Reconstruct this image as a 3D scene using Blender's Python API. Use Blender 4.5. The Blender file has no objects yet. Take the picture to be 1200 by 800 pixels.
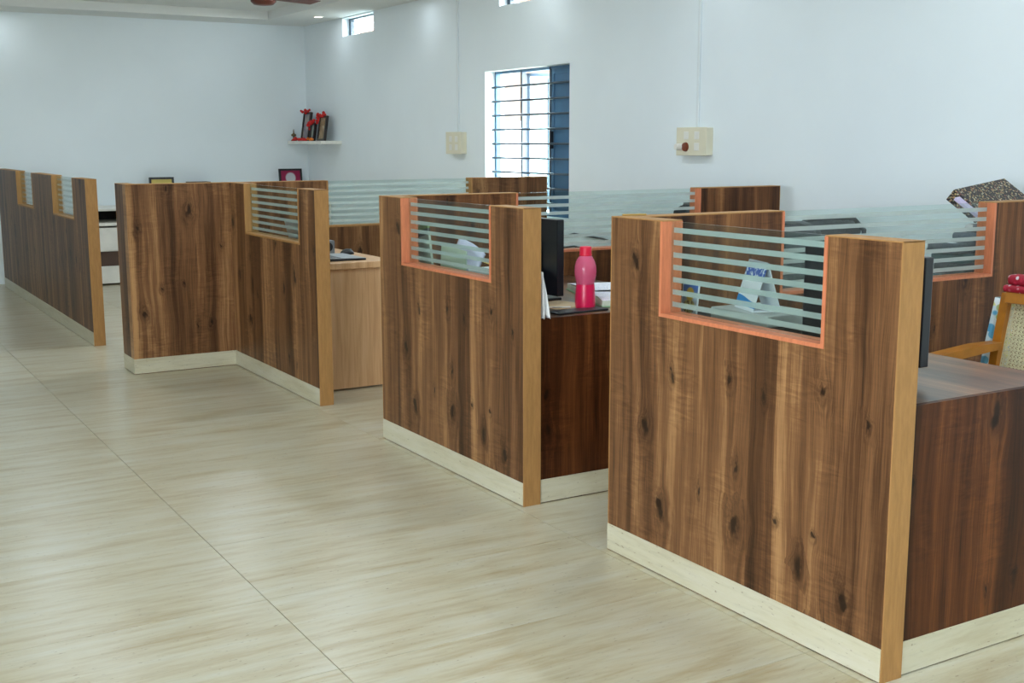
import bpy, bmesh, math, random
from mathutils import Vector, Matrix
random.seed(7)
scene = bpy.context.scene
COL = scene.collection

# ---------------------------------------------------------------- camera
YAW, PITCH, ROLL, FPX, CAMH = 0.5387985601581833, 0.16593290055875248, -0.0017304367466821988, 1391.4, 1.47
fw = Vector((math.sin(YAW)*math.cos(PITCH), math.cos(YAW)*math.cos(PITCH), -math.sin(PITCH)))
r0 = Vector((math.cos(YAW), -math.sin(YAW), 0)); u0 = r0.cross(fw)
rr = r0*math.cos(ROLL) + u0*math.sin(ROLL); uu = -r0*math.sin(ROLL) + u0*math.cos(ROLL)
cam_d = bpy.data.cameras.new('camera'); cam = bpy.data.objects.new('camera', cam_d); COL.objects.link(cam)
m = Matrix((rr, uu, -fw)).transposed().to_4x4(); m.translation = (0, 0, CAMH)
cam.matrix_world = m
cam_d.sensor_width = 36; cam_d.lens = 36*FPX/1200; cam_d.clip_start = 0.02; cam_d.clip_end = 200
scene.camera = cam

# ---------------------------------------------------------------- world, portals, exposure
SKY = 30.0
world = bpy.data.worlds.new('world'); scene.world = world; world.use_nodes = True
bg = world.node_tree.nodes['Background']
bg.inputs[0].default_value = (0.87, 0.955, 1.03, 1); bg.inputs[1].default_value = SKY
scene.view_settings.view_transform = 'Standard'; scene.view_settings.look = 'None'
scene.view_settings.exposure = 0.10; scene.view_settings.gamma = 1.0
scene.view_settings.use_curve_mapping = False
scene.cycles.max_bounces = 10; scene.cycles.diffuse_bounces = 6; scene.cycles.transparent_max_bounces = 24
scene.cycles.sample_clamp_indirect = 6.0
scene.cycles.caustics_reflective = False; scene.cycles.caustics_refractive = False

ROOM = dict(x0=-4.6, x1=5.25, y0=-3.4, y1=13.5, h=2.81, hr=2.90)
# window openings: (y0, y1, z0, z1) in the right wall, the left wall, and (x0, x1, z0, z1) in the back wall
WIN_R = [(7.90, 9.235, 0.865, 2.08), (11.55, 12.37, 2.61, 2.80), (8.20, 8.985, 2.61, 2.80)]
WIN_L = [(-3.1, -1.3, 0.85, 2.3), (-0.7, 1.1, 0.85, 2.3)]
WIN_B = []
def portal(loc, sx, sy, rot):
    d = bpy.data.lights.new('window_portal', 'AREA'); d.shape = 'RECTANGLE'; d.size = sx; d.size_y = sy
    d.cycles.is_portal = True
    o = bpy.data.objects.new('window_portal', d); COL.objects.link(o); o.location = loc; o.rotation_euler = rot
for y0, y1, z0, z1 in WIN_R:
    portal((ROOM['x1']+0.19, (y0+y1)/2, (z0+z1)/2), z1-z0, y1-y0, (0, math.pi/2, 0))
for y0, y1, z0, z1 in WIN_L:
    portal((ROOM['x0']-0.19, (y0+y1)/2, (z0+z1)/2), z1-z0, y1-y0, (0, -math.pi/2, 0))
for x0, x1, z0, z1 in WIN_B:
    portal(((x0+x1)/2, ROOM['y0']-0.19, (z0+z1)/2), x1-x0, z1-z0, (math.pi/2, 0, 0))

# ---------------------------------------------------------------- materials
def lin(c):
    return tuple((v/255/12.92 if v/255 <= 0.04045 else ((v/255+0.055)/1.055)**2.4) for v in c) + (1,)
class NT:
    def __init__(s, name):
        s.mat = bpy.data.materials.new(name); s.mat.use_nodes = True
        s.t = s.mat.node_tree; s.n = s.t.nodes; s.b = s.n['Principled BSDF']; s.out = s.n['Material Output']
    def node(s, typ, **kw):
        n = s.n.new(typ)
        for k, v in kw.items(): setattr(n, k, v)
        return n
    def link(s, a, b): s.t.links.new(a, b)
    def put(s, sock, v):
        if isinstance(v, bpy.types.NodeSocket): s.link(v, sock)
        else: sock.default_value = v
    def math(s, op, a, b=None, c=None, clamp=False):
        n = s.node('ShaderNodeMath', operation=op, use_clamp=clamp); s.put(n.inputs[0], a)
        if b is not None: s.put(n.inputs[1], b)
        if c is not None: s.put(n.inputs[2], c)
        return n.outputs[0]
    def comb(s, x, y, z=0.0):
        n = s.node('ShaderNodeCombineXYZ'); s.put(n.inputs[0], x); s.put(n.inputs[1], y); s.put(n.inputs[2], z); return n.outputs[0]
    def noise(s, vec, scale=1, detail=3, rough=0.5, dist=0):
        n = s.node('ShaderNodeTexNoise'); s.link(vec, n.inputs['Vector']); n.inputs['Scale'].default_value = scale
        n.inputs['Detail'].default_value = detail; n.inputs['Roughness'].default_value = rough; n.inputs['Distortion'].default_value = dist
        return n.outputs['Fac']
    def ramp(s, fac, stops):
        n = s.node('ShaderNodeValToRGB'); s.link(fac, n.inputs[0]); e = n.color_ramp.elements
        while len(e) < len(stops): e.new(0.5)
        for i, (p, c) in enumerate(stops): e[i].position = p; e[i].color = lin(c)
        return n.outputs[0]
    def mix(s, fac, a, b, blend='MIX'):
        n = s.node('ShaderNodeMix', data_type='RGBA', blend_type=blend); s.put(n.inputs[0], fac); s.put(n.inputs[6], a); s.put(n.inputs[7], b); return n.outputs[2]
    def smooth(s, v, lo, hi, a=0.0, b=1.0):
        n = s.node('ShaderNodeMapRange', interpolation_type='SMOOTHSTEP'); s.put(n.inputs[0], v)
        n.inputs[1].default_value = lo; n.inputs[2].default_value = hi; n.inputs[3].default_value = a; n.inputs[4].default_value = b
        return n.outputs[0]
    def obj_xyz(s, off=(0, 0, 0)):
        tc = s.node('ShaderNodeTexCoord'); mp = s.node('ShaderNodeMapping'); mp.inputs['Location'].default_value = off
        s.link(tc.outputs['Object'], mp.inputs['Vector'])
        sp = s.node('ShaderNodeSeparateXYZ'); s.link(mp.outputs[0], sp.inputs[0]); return mp.outputs[0], sp.outputs
    def bump(s, h, strength=0.1, dist=0.01):
        n = s.node('ShaderNodeBump'); n.inputs['Strength'].default_value = strength; n.inputs['Distance'].default_value = dist
        s.link(h, n.inputs['Height']); s.link(n.outputs[0], s.b.inputs['Normal'])

def plain(name, rgb, rough=0.5, metal=0.0, spec=0.5, var=0.06, vscale=6.0, emit=None):
    k = NT(name); vec, _ = k.obj_xyz()
    f = k.noise(vec, vscale, 4)
    c = k.mix(k.smooth(f, 0.3, 0.7), tuple(v*(1-var) for v in lin(rgb)[:3])+(1,), tuple(min(1, v*(1+var)) for v in lin(rgb)[:3])+(1,))
    k.link(c, k.b.inputs['Base Color']); k.b.inputs['Roughness'].default_value = rough
    k.b.inputs['Metallic'].default_value = metal; k.b.inputs['Specular IOR Level'].default_value = spec
    if emit:
        k.b.inputs['Emission Color'].default_value = lin(rgb); k.b.inputs['Emission Strength'].default_value = emit
    return k.mat

def wood(name, off=(0, 0, 0), plane='xz', rough=0.42, gain=None):
    k = NT(name); vec, o = k.obj_xyz(off)
    u = o[0]; v = o[2] if plane == 'xz' else o[1]
    MU = lambda a, b: k.math('MULTIPLY', a, b)
    wob = k.math('SUBTRACT', k.noise(k.comb(MU(u, 4.0), MU(v, 1.3)), 1, 3), 0.5)
    wob2 = k.math('SUBTRACT', k.noise(k.comb(MU(u, 26.0), MU(v, 14.0), 3.0), 1, 3), 0.5)
    # knots: cell centres, ragged outlines, different sizes
    SX, SV = 6.0, 3.3
    cu = k.math('MULTIPLY_ADD', wob, 0.10, k.math('MULTIPLY_ADD', wob2, 0.055, u)); cv = k.math('MULTIPLY_ADD', wob2, 0.12, v)
    vo = k.node('ShaderNodeTexVoronoi', voronoi_dimensions='2D', feature='F1')
    k.link(k.comb(MU(cu, SX), MU(cv, SV)), vo.inputs['Vector']); vo.inputs['Scale'].default_value = 1.0
    d = vo.outputs['Distance']
    sc = k.node('ShaderNodeSeparateColor'); k.link(vo.outputs['Color'], sc.inputs[0])
    has = k.math('GREATER_THAN', sc.outputs[0], 0.48)
    size = k.math('MULTIPLY_ADD', k.math('POWER', sc.outputs[1], 2.0), 0.75, 0.30)
    dn = k.math('DIVIDE', d, size)
    halo = MU(k.smooth(dn, 0.0, 0.62, 1.0, 0.0), has)
    core = MU(k.smooth(dn, 0.06, 0.18, 1.0, 0.0), has)
    sp = k.node('ShaderNodeSeparateXYZ'); k.link(vo.outputs['Position'], sp.inputs[0])
    du = k.math('SUBTRACT', cu, k.math('DIVIDE', sp.outputs[0], SX))
    # grain bows round the knots
    ud = k.math('SUBTRACT', k.math('MULTIPLY_ADD', wob, 0.07, u), MU(MU(du, halo), 0.85))
    mid = k.noise(k.comb(MU(ud, 20.0), MU(v, 0.55)), 1, 4, 0.6, 0.3)
    big = k.noise(k.comb(MU(ud, 6.5), MU(v, 0.30), 4.0), 1, 2)
    fine = k.noise(k.comb(MU(ud, 190.0), MU(v, 4.5)), 1, 5, 0.65)
    cross = k.math('SUBTRACT', k.noise(k.comb(MU(u, 9.0), MU(v, 48.0)), 1, 3, 0.6, 1.2), 0.5)
    patch = k.smooth(k.noise(k.comb(MU(u, 5.0), MU(v, 3.0), 11.0), 1, 2), 0.45, 0.65)
    # board to board tone of the laminate print
    bi = k.math('FLOOR', MU(k.math('MULTIPLY_ADD', wob, 0.02, u), 9.0))
    wn = k.node('ShaderNodeTexWhiteNoise', noise_dimensions='1D'); k.link(bi, wn.inputs['W'])
    f = MU(k.math('SUBTRACT', mid, 0.5), 0.78)
    f = k.math('MULTIPLY_ADD', k.math('SUBTRACT', big, 0.5), 0.62, f)
    f = k.math('MULTIPLY_ADD', k.math('SUBTRACT', fine, 0.5), 0.42, f)
    f = k.math('MULTIPLY_ADD', k.math('SUBTRACT', wn.outputs[0], 0.5), 0.16, f)
    f = k.math('MULTIPLY_ADD', MU(cross, k.math('MULTIPLY_ADD', patch, 0.30, 0.05)), 0.9, f)
    rings = MU(k.math('SINE', MU(k.math('ADD', dn, wob2), 26.0)), MU(halo, 0.06))
    f = k.math('ADD', k.math('ADD', f, rings), 0.5)
    c = k.ramp(f, [(0.20, (50, 31, 18)), (0.40, (91, 60, 37)), (0.56, (126, 88, 57)), (0.78, (182, 137, 92))])
    c = k.mix(MU(halo, 0.5), c, lin((58, 36, 22)))
    c = k.mix(MU(core, 0.85), c, lin((28, 16, 10)))
    # fine dark cracks
    ck = k.noise(k.comb(MU(ud, 55.0), MU(v, 1.8), 9.0), 1, 3, 0.6)
    c = k.mix(k.smooth(ck, 0.62, 0.72, 0.0, 0.6), c, lin((46, 30, 21)))
    if gain: c = k.mix(1.0, c, gain+(1,), 'MULTIPLY')
    k.link(c, k.b.inputs['Base Color']); k.b.inputs['Roughness'].default_value = rough; k.b.inputs['Specular IOR Level'].default_value = 0.22
    k.bump(fine, 0.05, 0.002)
    return k.mat

def edging(name, rgb, rough=0.6):      # raw board edge / edge band
    k = NT(name); vec, o = k.obj_xyz()
    f = k.noise(k.comb(k.math('MULTIPLY', o[0], 60), k.math('MULTIPLY', o[1], 60), k.math('MULTIPLY', o[2], 9)), 1, 5, 0.7)
    g = k.noise(vec, 5, 3)
    c = k.mix(k.smooth(f, 0.3, 0.7), tuple(v*0.88 for v in lin(rgb)[:3])+(1,), tuple(v*1.1 for v in lin(rgb)[:3])+(1,))
    c = k.mix(k.smooth(g, 0.5, 0.8, 0, 0.25), c, tuple(v*0.75 for v in lin(rgb)[:3])+(1,))
    k.link(c, k.b.inputs['Base Color']); k.b.inputs['Roughness'].default_value = rough; k.b.inputs['Specular IOR Level'].default_value = 0.3
    return k.mat

def stone(name, a, b, c_, rough=0.22, world_space=True, spec=0.5):
    k = NT(name)
    if world_space:
        g = k.node('ShaderNodeNewGeometry'); sp = k.node('ShaderNodeSeparateXYZ'); k.link(g.outputs['Position'], sp.inputs[0]); o = sp.outputs
    else:
        _, o = k.obj_xyz()
    oi = k.node('ShaderNodeObjectInfo')
    rnd = k.math('MULTIPLY', oi.outputs['Random'], 37.0)
    x = k.math('ADD', o[0], rnd); y = o[1] if world_space else k.math('ADD', o[1], o[2])
    wv = k.math('MULTIPLY', k.math('SUBTRACT', k.noise(k.comb(k.math('MULTIPLY', x, 1.5), k.math('MULTIPLY', y, 3.0), rnd), 1, 2), 0.5), 0.03)
    yw = k.math('ADD', y, wv)
    f = k.noise(k.comb(k.math('MULTIPLY', x, 2.0), k.math('MULTIPLY', yw, 15.0), rnd), 1, 6, 0.68)
    g2 = k.noise(k.comb(k.math('MULTIPLY', x, 7.0), k.math('MULTIPLY', yw, 75.0), rnd), 1, 5, 0.65)
    col = k.ramp(f, [(0.30, a), (0.5, b), (0.70, c_)])
    col = k.mix(k.smooth(g2, 0.50, 0.70, 0, 0.45), col, tuple(v*0.80 for v in lin(b)[:3])+(1,))
    # pits
    pit = k.noise(k.comb(k.math('MULTIPLY', x, 45.0), k.math('MULTIPLY', y, 120.0), rnd), 1, 2, 0.5)
    pm = k.math('MULTIPLY', k.smooth(pit, 0.66, 0.72), k.smooth(g2, 0.44, 0.56))
    col = k.mix(k.math('MULTIPLY', pm, 0.6), col, lin((128, 104, 76)))
    k.link(col, k.b.inputs['Base Color']); k.b.inputs['Roughness'].default_value = rough; k.b.inputs['Specular IOR Level'].default_value = spec
    return k.mat

def glass(name):
    k = NT(name); k.n.remove(k.b)
    tr = k.node('ShaderNodeBsdfTransparent'); tr.inputs[0].default_value = (0.90, 0.955, 0.94, 1)
    gl = k.node('ShaderNodeBsdfGlossy'); gl.inputs['Roughness'].default_value = 0.03
    ge = k.node('ShaderNodeNewGeometry'); dt = k.node('ShaderNodeVectorMath', operation='DOT_PRODUCT')
    k.link(ge.outputs['Incoming'], dt.inputs[0]); k.link(ge.outputs['Normal'], dt.inputs[1])
    om = k.math('SUBTRACT', 1.0, k.math('ABSOLUTE', dt.outputs['Value']), clamp=True)
    fres = k.math('MULTIPLY_ADD', k.math('POWER', om, 5.0), 0.96, 0.04)
    vec, _ = k.obj_xyz(); sm = k.smooth(k.noise(vec, 3, 3), 0.4, 0.8, 0.0, 0.015)
    mx = k.node('ShaderNodeMixShader'); k.link(k.math('ADD', fres, sm), mx.inputs[0]); k.link(tr.outputs[0], mx.inputs[1]); k.link(gl.outputs[0], mx.inputs[2])
    k.link(mx.outputs[0], k.out.inputs[0]); return k.mat

def frosted(name):
    k = NT(name); k.n.remove(k.b)
    tr = k.node('ShaderNodeBsdfTransparent'); tr.inputs[0].default_value = (0.93, 0.97, 0.96, 1)
    df = k.node('ShaderNodeBsdfDiffuse'); tl = k.node('ShaderNodeBsdfTranslucent')
    vec, _ = k.obj_xyz(); f = k.noise(vec, 30, 4)
    c = k.mix(f, (0.68, 0.74, 0.73, 1), (0.78, 0.83, 0.82, 1)); k.link(c, df.inputs[0]); k.link(c, tl.inputs[0])
    a = k.node('ShaderNodeMixShader'); a.inputs[0].default_value = 0.45; k.link(df.outputs[0], a.inputs[1]); k.link(tl.outputs[0], a.inputs[2])
    b = k.node('ShaderNodeMixShader'); b.inputs[0].default_value = 0.55; k.link(tr.outputs[0], b.inputs[1]); k.link(a.outputs[0], b.inputs[2])
    k.link(b.outputs[0], k.out.inputs[0]); return k.mat

def spots(name, colors, base, scale=60, thr=0.35, rough=0.6):   # printed dots on a dark cover / floral print
    k = NT(name); vec, _ = k.obj_xyz()
    vo = k.node('ShaderNodeTexVoronoi', feature='F1'); vo.inputs['Scale'].default_value = scale; k.link(vec, vo.inputs['Vector'])
    sc = k.node('ShaderNodeSeparateColor'); k.link(vo.outputs['Color'], sc.inputs[0])
    c = k.ramp(sc.outputs[0], [((i+0.5)/len(colors), c_) for i, c_ in enumerate(colors)])
    mk = k.smooth(vo.outputs['Distance'], thr, thr+0.12, 1.0, 0.0)
    k.link(k.mix(mk, lin(base), c), k.b.inputs['Base Color']); k.b.inputs['Roughness'].default_value = rough
    return k.mat

M = {}
M['wood'] = wood('walnut_laminate')
M['wood_b'] = wood('walnut_laminate_b', (3.3, 0, 1.7))
M['wood_c'] = wood('walnut_laminate_c', (6.1, 0, 4.2))
M['wood_d'] = wood('walnut_laminate_d', (9.4, 0, 7.7))
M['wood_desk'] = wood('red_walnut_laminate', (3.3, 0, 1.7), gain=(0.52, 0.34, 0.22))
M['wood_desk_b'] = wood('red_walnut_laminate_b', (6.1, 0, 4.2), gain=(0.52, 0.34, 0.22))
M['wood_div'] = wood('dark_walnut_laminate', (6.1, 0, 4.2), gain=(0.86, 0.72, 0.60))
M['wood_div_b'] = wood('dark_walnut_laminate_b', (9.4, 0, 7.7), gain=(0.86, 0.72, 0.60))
M['wood_top'] = wood('walnut_laminate_top', (2.2, 5.5, 0), 'xy', 0.28)
M['wood_top'].node_tree.nodes['Principled BSDF'].inputs['Coat Weight'].default_value = 0.6
M['wood_top'].node_tree.nodes['Principled BSDF'].inputs['Coat Roughness'].default_value = 0.28
M['beige_edge'] = edging('beige_board_edge', (170, 126, 76))
M['beige_line'] = edging('pale_edge_band', (190, 158, 112))
M['orange_edge'] = edging('salmon_edge_band', (206, 124, 88), 0.5)
M['floor'] = stone('travertine_floor_tile', (174, 156, 120), (196, 187, 161), (203, 199, 183), 0.285)
M['skirt'] = stone('travertine_skirting', (190, 180, 150), (206, 200, 176), (212, 207, 190), 0.3, False)
M['grout'] = plain('grout', (104, 96, 80), 0.9)
M['wall'] = plain('white_wall_paint', (232, 240, 244), 0.8, var=0.015, vscale=1.5, spec=0.2)
M['ceil'] = plain('white_ceiling_paint', (226, 228, 226), 0.85, var=0.02, vscale=2, spec=0.2)
M['glass'] = glass('partition_glass'); M['frost'] = frosted('frosted_film')
M['black'] = plain('black_plastic', (20, 22, 27), 0.38)
M['black_s'] = plain('black_screen_shell', (13, 17, 27), 0.3)
M['dark'] = plain('dark_grey_fabric', (42, 44, 48), 0.85, var=0.2, vscale=80)
M['grey'] = plain('grey_plastic', (116, 122, 128), 0.45)
M['silver'] = plain('silver_plastic', (172, 176, 182), 0.35, 0.3)
M['white'] = plain('white_plastic', (232, 230, 222), 0.45)
M['paper'] = plain('white_paper', (236, 238, 240), 0.8, var=0.03, vscale=20)
M['conduit'] = plain('conduit_plastic', (222, 229, 232), 0.5, var=0.02)
M['cream'] = plain('cream_plastic', (226, 220, 196), 0.4, var=0.03)
M['oak'] = None
def oak(name):
    k = NT(name); vec, o = k.obj_xyz()
    f = k.noise(k.comb(k.math('MULTIPLY', o[0], 26), k.math('MULTIPLY', o[1], 26), k.math('MULTIPLY', o[2], 1.6)), 1, 5, 0.6, 0.4)
    g = k.noise(k.comb(k.math('MULTIPLY', o[0], 140), k.math('MULTIPLY', o[1], 140), k.math('MULTIPLY', o[2], 5)), 1, 3)
    c = k.ramp(k.math('MULTIPLY_ADD', g, 0.3, k.math('MULTIPLY', f, 0.7)), [(0.32, (188, 142, 98)), (0.5, (210, 166, 122)), (0.68, (222, 182, 140))])
    k.link(c, k.b.inputs['Base Color']); k.b.inputs['Roughness'].default_value = 0.45; return k.mat
M['oak'] = oak('light_oak_laminate')
M['blue_steel'] = plain('blue_steel_paint', (70, 112, 146), 0.45, var=0.08)
M['steel_dk'] = plain('blue_grey_bar', (50, 68, 82), 0.45)
M['cane_wood'] = plain('honey_wood', (176, 112, 34), 0.35, var=0.12, vscale=14)
M['cane'] = plain('pale_cane', (214, 206, 170), 0.6, var=0.08, vscale=60)
M['floral'] = spots('floral_print', [(60, 120, 190), (150, 190, 60), (230, 236, 240), (220, 220, 90), (90, 170, 210)], (210, 226, 232), 26, 0.42)
M['dots'] = spots('dotted_cover', [(196, 168, 120), (140, 70, 60), (214, 206, 180), (110, 120, 84), (150, 120, 90)], (30, 24, 26), 85, 0.34, 0.5)
M['red_print'] = spots('red_print', [(235, 220, 225), (180, 30, 60), (200, 40, 70)], (168, 20, 48), 45, 0.3)

# ---------------------------------------------------------------- mesh helpers
def new_bm(): return bmesh.new()
def add_box(bm, x0, x1, y0, y1, z0, z1, bev=0.0, seg=1):
    t = bmesh.new(); bmesh.ops.create_cube(t, size=1)
    for v in t.verts: v.co = Vector((x0+(v.co.x+0.5)*(x1-x0), y0+(v.co.y+0.5)*(y1-y0), z0+(v.co.z+0.5)*(z1-z0)))
    if bev: bmesh.ops.bevel(t, geom=list(t.edges), offset=bev, segments=seg, profile=0.5, affect='EDGES')
    me = bpy.data.meshes.new('t'); t.to_mesh(me); t.free(); bm.from_mesh(me); bpy.data.meshes.remove(me); return bm
def box(x0, x1, y0, y1, z0, z1, bev=0.0, seg=1): return add_box(bmesh.new(), x0, x1, y0, y1, z0, z1, bev, seg)
def add_cyl(bm, p0, p1, r0_, r1_=None, n=16):
    r1_ = r0_ if r1_ is None else r1_
    p0 = Vector(p0); p1 = Vector(p1); ax = (p1-p0); L = ax.length; q = Vector((0, 0, 1)).rotation_difference(ax.normalized())
    mt = Matrix.Translation((p0+p1)/2) @ q.to_matrix().to_4x4()
    bmesh.ops.create_cone(bm, cap_ends=True, segments=n, radius1=r0_, radius2=r1_, depth=L, matrix=mt); return bm
def cyl(p0, p1, r, r1=None, n=16): return add_cyl(bmesh.new(), p0, p1, r, r1, n)
def add_tube(bm, pts, r, n=8):
    pts = [Vector(p) for p in pts]; rings = []
    for i, p in enumerate(pts):
        t = (pts[min(i+1, len(pts)-1)]-pts[max(i-1, 0)]).normalized()
        a = t.cross(Vector((0, 0, 1)))
        if a.length < 0.05: a = t.cross(Vector((1, 0, 0)))
        a.normalize(); b = t.cross(a)
        rings.append([bm.verts.new(p+(a*math.cos(2*math.pi*j/n)+b*math.sin(2*math.pi*j/n))*r) for j in range(n)])
    for i in range(len(rings)-1):
        for j in range(n): bm.faces.new((rings[i][j], rings[i][(j+1) % n], rings[i+1][(j+1) % n], rings[i+1][j]))
    bm.faces.new(rings[0][::-1]); bm.faces.new(rings[-1]); return bm
def tube(pts, r, n=8): return add_tube(bmesh.new(), pts, r, n)
def lathe(prof, n=28):
    bm = bmesh.new(); rings = []
    for r, z in prof:
        rings.append([bm.verts.new((r*math.cos(2*math.pi*j/n), r*math.sin(2*math.pi*j/n), z)) for j in range(n)])
    for i in range(len(rings)-1):
        for j in range(n): bm.faces.new((rings[i][j], rings[i][(j+1) % n], rings[i+1][(j+1) % n], rings[i+1][j]))
    bm.faces.new(rings[0][::-1]); bm.faces.new(rings[-1]); return bm
def prism(poly, y0, y1):     # polygon in (x, z) swept along y
    bm = bmesh.new(); a = [bm.verts.new((x, y0, z)) for x, z in poly]; b = [bm.verts.new((x, y1, z)) for x, z in poly]
    n = len(poly); bm.faces.new(a); bm.faces.new(b[::-1])
    for i in range(n): bm.faces.new((a[i], b[i], b[(i+1) % n], a[(i+1) % n]))
    bmesh.ops.recalc_face_normals(bm, faces=bm.faces); return bm
def slab(corners, thick):    # a sheet or board through four corners, thickness below its normal
    c = [Vector(p) for p in corners]; n = (c[1]-c[0]).cross(c[3]-c[0]).normalized()
    bm = bmesh.new(); a = [bm.verts.new(p) for p in c]; b = [bm.verts.new(p-n*thick) for p in c]
    bm.faces.new(a); bm.faces.new(b[::-1])
    for i in range(4): bm.faces.new((a[i], b[i], b[(i+1) % 4], a[(i+1) % 4]))
    bmesh.ops.recalc_face_normals(bm, faces=bm.faces); return bm
def sheet(fn, nu, nv, thick):      # bent sheet from fn(u, v)
    bm = bmesh.new(); g = [[bm.verts.new(fn(i/nu, j/nv)) for j in range(nv+1)] for i in range(nu+1)]
    for i in range(nu):
        for j in range(nv): bm.faces.new((g[i][j], g[i+1][j], g[i+1][j+1], g[i][j+1]))
    bmesh.ops.recalc_face_normals(bm, faces=bm.faces)
    bmesh.ops.solidify(bm, geom=list(bm.faces), thickness=thick); return bm
def obj(name, bm, mat, parent=None, loc=(0, 0, 0), rot=(0, 0, 0), smooth=False, label=None):
    me = bpy.data.meshes.new(name); bm.to_mesh(me); bm.free()
    if smooth:
        for p in me.polygons: p.use_smooth = True
        if smooth != 'all': me.set_sharp_from_angle(angle=math.radians(40))
    me.materials.append(M[mat] if isinstance(mat, str) else mat)
    o = bpy.data.objects.new(name, me); COL.objects.link(o); o.location = loc; o.rotation_euler = rot
    if parent: o.parent = parent
    if label: o['label'] = label
    return o
def inst(src, parent, loc, name=None, mat=None):
    o = bpy.data.objects.new(name or src.name.split('.')[0], src.data); COL.objects.link(o); o.location = loc; o.parent = parent; return o
def thing(name, label, cat, loc=(0, 0, 0), rotz=0, group=None):
    o = bpy.data.objects.new(name, None); COL.objects.link(o); o.location = loc; o.rotation_euler = (0, 0, rotz)
    o.empty_display_size = 0.1; o['label'] = label; o['category'] = cat
    if group: o['group'] = group
    return o
def tag(o, label, cat, group=None):
    o['label'] = label; o['category'] = cat
    if group: o['group'] = group
    return o
def struct(o): o['kind'] = 'structure'; return o

# ---------------------------------------------------------------- room shell
X0, X1, Y0, Y1, HC, HR = (ROOM[k] for k in ('x0', 'x1', 'y0', 'y1', 'h', 'hr'))
def wall_mesh(a0, a1, z0, z1, holes, mk):
    bm = bmesh.new()
    xs = sorted({a0, a1, *[h[0] for h in holes], *[h[1] for h in holes]}); zs = sorted({z0, z1, *[h[2] for h in holes], *[h[3] for h in holes]})
    for i in range(len(xs)-1):
        for j in range(len(zs)-1):
            cx, cz = (xs[i]+xs[i+1])/2, (zs[j]+zs[j+1])/2
            if any(h[0] < cx < h[1] and h[2] < cz < h[3] for h in holes): continue
            mk(bm, xs[i], xs[i+1], zs[j], zs[j+1])
    bmesh.ops.remove_doubles(bm, verts=bm.verts, dist=1e-5); return bm
WT = 0.20
struct(obj('wall_right', wall_mesh(Y0-WT, Y1+WT, -0.02, 3.1, WIN_R, lambda b, a, c, z, w: add_box(b, X1, X1+WT, a, c, z, w)), 'wall'))
struct(obj('wall_left', wall_mesh(Y0-WT, Y1+WT, -0.02, 3.1, WIN_L, lambda b, a, c, z, w: add_box(b, X0-WT, X0, a, c, z, w)), 'wall'))
struct(obj('wall_far', wall_mesh(X0, X1, -0.02, 3.1, [], lambda b, a, c, z, w: add_box(b, a, c, Y1, Y1+WT, z, w)), 'wall'))
struct(obj('wall_back', wall_mesh(X0, X1, -0.02, 3.1, WIN_B, lambda b, a, c, z, w: add_box(b, a, c, Y0-WT, Y0, z, w)), 'wall'))
# ceiling: dropped border round a shallow tray
TX0, TX1, TY0, TY1 = -3.9, 4.62, -2.8, 12.957
cb = bmesh.new()
for a in ((X0, TX0, Y0, Y1), (TX1, X1, Y0, Y1), (TX0, TX1, Y0, TY0), (TX0, TX1, TY1, Y1)): add_box(cb, a[0], a[1], a[2], a[3], HC, 3.1)
ceiling = struct(obj('ceiling', cb, 'ceil'))
obj('tray_panel', box(TX0, TX1, TY0, TY1, HR, 3.1), 'ceil', ceiling)

# floor: slab with 1.2 x 0.6 m tiles, joints left open
floor = struct(obj('floor', box(X0-WT, X1+WT, Y0-WT, Y1+WT, -0.12, -0.006), 'grout'))
TW, TH, J = 1.205, 0.604, 0.0022
tile0 = None
ix0 = math.floor((X0-1.203)/TW); iy0 = math.floor((Y0-2.97)/TH)
for i in range(ix0, ix0+11):
    for j in range(iy0, iy0+30):
        ax, bx = 1.203+i*TW+J/2, 1.203+(i+1)*TW-J/2; ay, by = 2.97+j*TH+J/2, 2.97+(j+1)*TH-J/2
        cax, cbx, cay, cby = max(ax, X0), min(bx, X1), max(ay, Y0), min(by, Y1)
        if cbx-cax < 0.01 or cby-cay < 0.01: continue
        full = (cax, cbx, cay, cby) == (ax, bx, ay, by)
        if full and tile0: inst(tile0, floor, (ax, ay, 0), 'tile'); continue
        t = obj('tile', box(0, cbx-cax, 0, cby-cay, -0.01, 0, 0.0005), 'floor', floor, (cax, cay, 0))
        if full: tile0 = t

# off-camera windows in the left and back walls: plain sash frames
n = 3
for (y0, y1, z0, z1), XW in [(q, X0-0.12) for q in WIN_L]:
    w = bmesh.new()
    for a, b in ((y0, y0+0.05), ((y0+y1)/2-0.025, (y0+y1)/2+0.025), (y1-0.05, y1)): add_box(w, XW, XW+0.05, a, b, z0, z1)
    for a, b in ((z0, z0+0.05), (z1-0.05, z1)): add_box(w, XW, XW+0.05, y0, y1, a, b)
    n += 1; struct(obj('window_%d' % n, w, 'blue_steel'))
for (x0, x1, z0, z1) in WIN_B:
    w = bmesh.new()
    for a, b in ((x0, x0+0.05), ((x0+x1)/2-0.025, (x0+x1)/2+0.025), (x1-0.05, x1)): add_box(w, a, b, Y0-0.12, Y0-0.07, z0, z1)
    n += 1; struct(obj('window_%d' % n, w, 'blue_steel'))

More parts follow.
